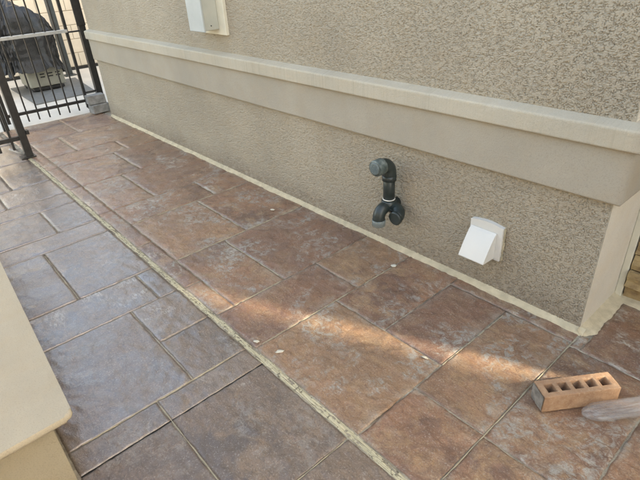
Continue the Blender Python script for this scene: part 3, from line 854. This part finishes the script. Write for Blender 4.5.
FX = -4.15
fence = thing('iron_fence', 'black iron picket fence panel with end post at the left edge', 'fence', loc=(FX, -1.4, 0))
def fpart(*a, **k): return local(bar(*a, **k), fence)
fpart('end_post', (FX, -0.985, 0.0), (FX, -0.985, 1.62), 0.058, MAT['iron'], fence, 0.003)
local(box('foot_plate', (FX - 0.06, -1.055, 0.001), (FX + 0.045, -0.94, 0.010), MAT['iron'], fence, 0.002), fence)
local(box('latch_stop', (FX - 0.02, -0.955, 0.19), (FX + 0.03, -0.93, 0.225), MAT['iron'], fence, 0.003), fence)
y = -1.075
while y > -2.4:
    fpart('picket', (FX, y, 0.085), (FX, y, 1.58), 0.018, MAT['iron'], fence); y -= 0.1005
for z in (0.155, 0.82, 1.45):
    local(box('rail', (FX - 0.016, -2.42, z), (FX + 0.016, -1.015, z + 0.034), MAT['iron'], fence, 0.002), fence)
local(tube('brace', [(FX - 0.005, -1.005, 0.015), (FX - 0.005, -1.11, 0.10)], [0.008, 0.008], MAT['rail_top'], fence, n=10), fence)

for k, (dz, rot, dx, lab) in enumerate(((0.0, 0.10, 0.0, 'grey concrete paver at the foot of the gate post, lower of two'), (0.096, -0.06, -0.012, 'grey concrete paver stacked by the gate post, upper of two'))):
    bm = bmesh.new(); add_box(bm, (-0.055, -0.095, 0), (0.055, 0.085, 0.092), rot)
    bmesh.ops.bevel(bm, geom=list(bm.edges), offset=0.006, segments=1, affect='EDGES')
    for v in bm.verts: v.co += Vector((random.uniform(-1, 1), random.uniform(-1, 1), 0)) * 0.003
    o = from_bm('concrete_paver', bm, MAT['paver']); o.location = (-5.10 + dx, -0.025 + dx, 0.004 + dz)
    tag(o, lab, 'paver', 'pavers at the gate post')

bm = bmesh.new()
q = [(-7.42, -0.40), (-6.10, -0.42), (-6.17, 0.31), (-7.36, 0.44)]
lo = [bm.verts.new((x, y, -0.003)) for x, y in q]; hi = [bm.verts.new((x, y, 0.008)) for x, y in q]
bm.faces.new(lo[::-1]); bm.faces.new(hi)
for i in range(4): bm.faces.new((lo[i], lo[(i+1) % 4], hi[(i+1) % 4], hi[i]))
tag(from_bm('floor_mat', bm, MAT['rubber']), 'grey rubber mat lying on the concrete under the covered grill', 'mat')

grill = thing('covered_grill', 'barbecue grill under a crumpled charcoal cover behind the gate', 'grill', loc=(-7.0, -0.1, 0.008))
def gl(o): return local(o, grill)
gl(box('cart', (-7.26, -0.27, 0.060), (-6.80, 0.16, 0.34), MAT['grill_body'], grill, 0.012))
gl(box('plinth', (-7.28, -0.25, 0.020), (-6.79, 0.13, 0.055), MAT['iron'], grill, 0.006))
for yy in (-0.10, 0.0, 0.09):
    for zz in (0.17, 0.205):
        gl(box('vent_slot', (-6.802, yy - 0.028, zz), (-6.797, yy + 0.028, zz + 0.016), MAT['iron'], grill))
for xx in (-7.2, -6.86):
    for yy in (-0.24, 0.12):
        gl(tube('caster', [(xx, yy - 0.012, 0.027), (xx, yy + 0.012, 0.027)], [0.018, 0.018], MAT['iron'], grill, n=12))
def cover():
    nu, nv = 180, 90
    u = np.linspace(0, 2 * np.pi, nu, endpoint=False); v = np.linspace(0, 1, nv)
    U, Vv = np.meshgrid(u, v, indexing='ij')
    # rounded-rectangle section, wide at shoulder height, pinched to a ridge on top
    e = 0.42
    cx = np.sign(np.cos(U)) * np.abs(np.cos(U)) ** e; cy = np.sign(np.sin(U)) * np.abs(np.sin(U)) ** e
    top = np.clip((Vv - 0.55) / 0.45, 0, 1)
    shrink = np.sqrt(np.clip(1 - top ** 4.0, 0, 1)) * (1 - 0.28 * top)
    hemf = 1 + 0.10 * np.clip((0.16 - Vv) / 0.16, 0, 1)
    ax = 0.31 * shrink * hemf; ay = (0.39 - 0.06 * (1 - Vv)) * shrink * hemf
    hem = 0.22 + 0.05 * np.sin(U * 2 + 0.6) + 0.07 * perlin(U * 2.6, U * 0 + 1.2) + 0.12 * np.clip(-np.sin(U), 0, 1)
    Zz = hem + (1.05 - hem) * (Vv ** 0.95) - 0.10 * np.sin(U) * top
    ridge = lambda q: 1 - 2 * np.abs(q)
    fold = 0.040 * ridge(perlin(U * 4.6, Vv * 0.9 + 4)) + 0.022 * ridge(perlin(U * 10 + Vv * 2, Vv * 1.6)) + 0.010 * ridge(perlin(U * 4, Vv * 9)) - 0.05
    fold = fold * (1 - top * 0.3)
    X = -7.03 + cx * (ax + fold); Y = -0.16 + cy * (ay + fold)
    Zz = Zz + 0.03 * (1 - 2 * np.abs(perlin(X * 7, Y * 7))) * top
    Vs = np.stack([X, Y, Zz], -1).reshape(-1, 3)
    i = np.arange(nu)[:, None]; j = np.arange(nv - 1)[None]
    a = i * nv + j; b = ((i + 1) % nu) * nv + j
    F = np.stack([a, b, b + 1, a + 1], -1).reshape(-1, 4)
    gl(link('cover', mesh_np('cover', Vs, F, True), MAT['cover'], grill))
cover()

bp = thing('yard_post', 'slim grey metal post with base plate behind the covered grill', 'post', loc=(-7.66, 0.46, 0))
local(box('shaft', (-7.70, 0.42, 0.0), (-7.62, 0.50, 2.4), MAT['iron_grey'], bp, 0.004), bp)
local(box('base_plate', (-7.74, 0.38, -0.003), (-7.58, 0.54, 0.012), MAT['iron_grey'], bp, 0.003), bp)

# block wall at the back of the yard, every block laid singly
BX = -8.10
bw = thing('block_wall', 'tan block wall closing the yard behind the covered grill', 'wall', loc=(BX, 0.5, 0))
local(box('wall_core', (BX - 0.19, -3.0, -0.06), (BX - 0.008, 4.2, 1.99), MAT['tan_joint'], bw), bw)
local(box('dark_base_strip', (BX - 0.015, -3.0, -0.003), (BX + 0.035, 4.2, 0.035), MAT['iron'], bw, 0.003), bw)  # dark strip along the foot of the block wall
me0 = None
for r in range(10):
    zb = 0.036 + r * 0.197
    yb = -1.6 - (0.2 if r % 2 else 0)
    while yb < 2.8:
        if me0 is None:
            o = box('block', (-0.002, 0.004, 0.004), (0.016, 0.394, 0.193), MAT['tan_block'], bw, 0.004, seg=1); me0 = o.data
            o.location = (BX - 0.010, yb, zb)
        else:
            o = link('block', me0, None, bw); o.location = (BX - 0.010 + random.uniform(-0.0015, 0.0015), yb, zb)
        local(o, bw)
        yb += 0.398

# ------------------------------------------------------------------ pieces that belong to a part go one level deeper
def under(root, child, part):
    p = [c for c in root.children if c.name.split('.')[0] == part][0]
    for c in [c for c in root.children if c.name.split('.')[0] == child]:
        c.parent = p; c.matrix_parent_inverse = Matrix.Identity(4)
under(pipe, 'cap_face', 'cap')
under(pipe, 'hub', 'elbow')
under(pipe, 'primer_ring', 'riser')
under(ub, 'screw', 'body')
under(vent, 'caulk_smear', 'flange')
under(vent, 'flap', 'hood')
under(grill, 'vent_slot', 'cart')
under(grill, 'caster', 'plinth')
under(fence, 'foot_plate', 'end_post')
under(fence, 'latch_stop', 'end_post')
under(gp, 'latch_plate', 'shaft')
under(gp, 'post_cap', 'shaft')
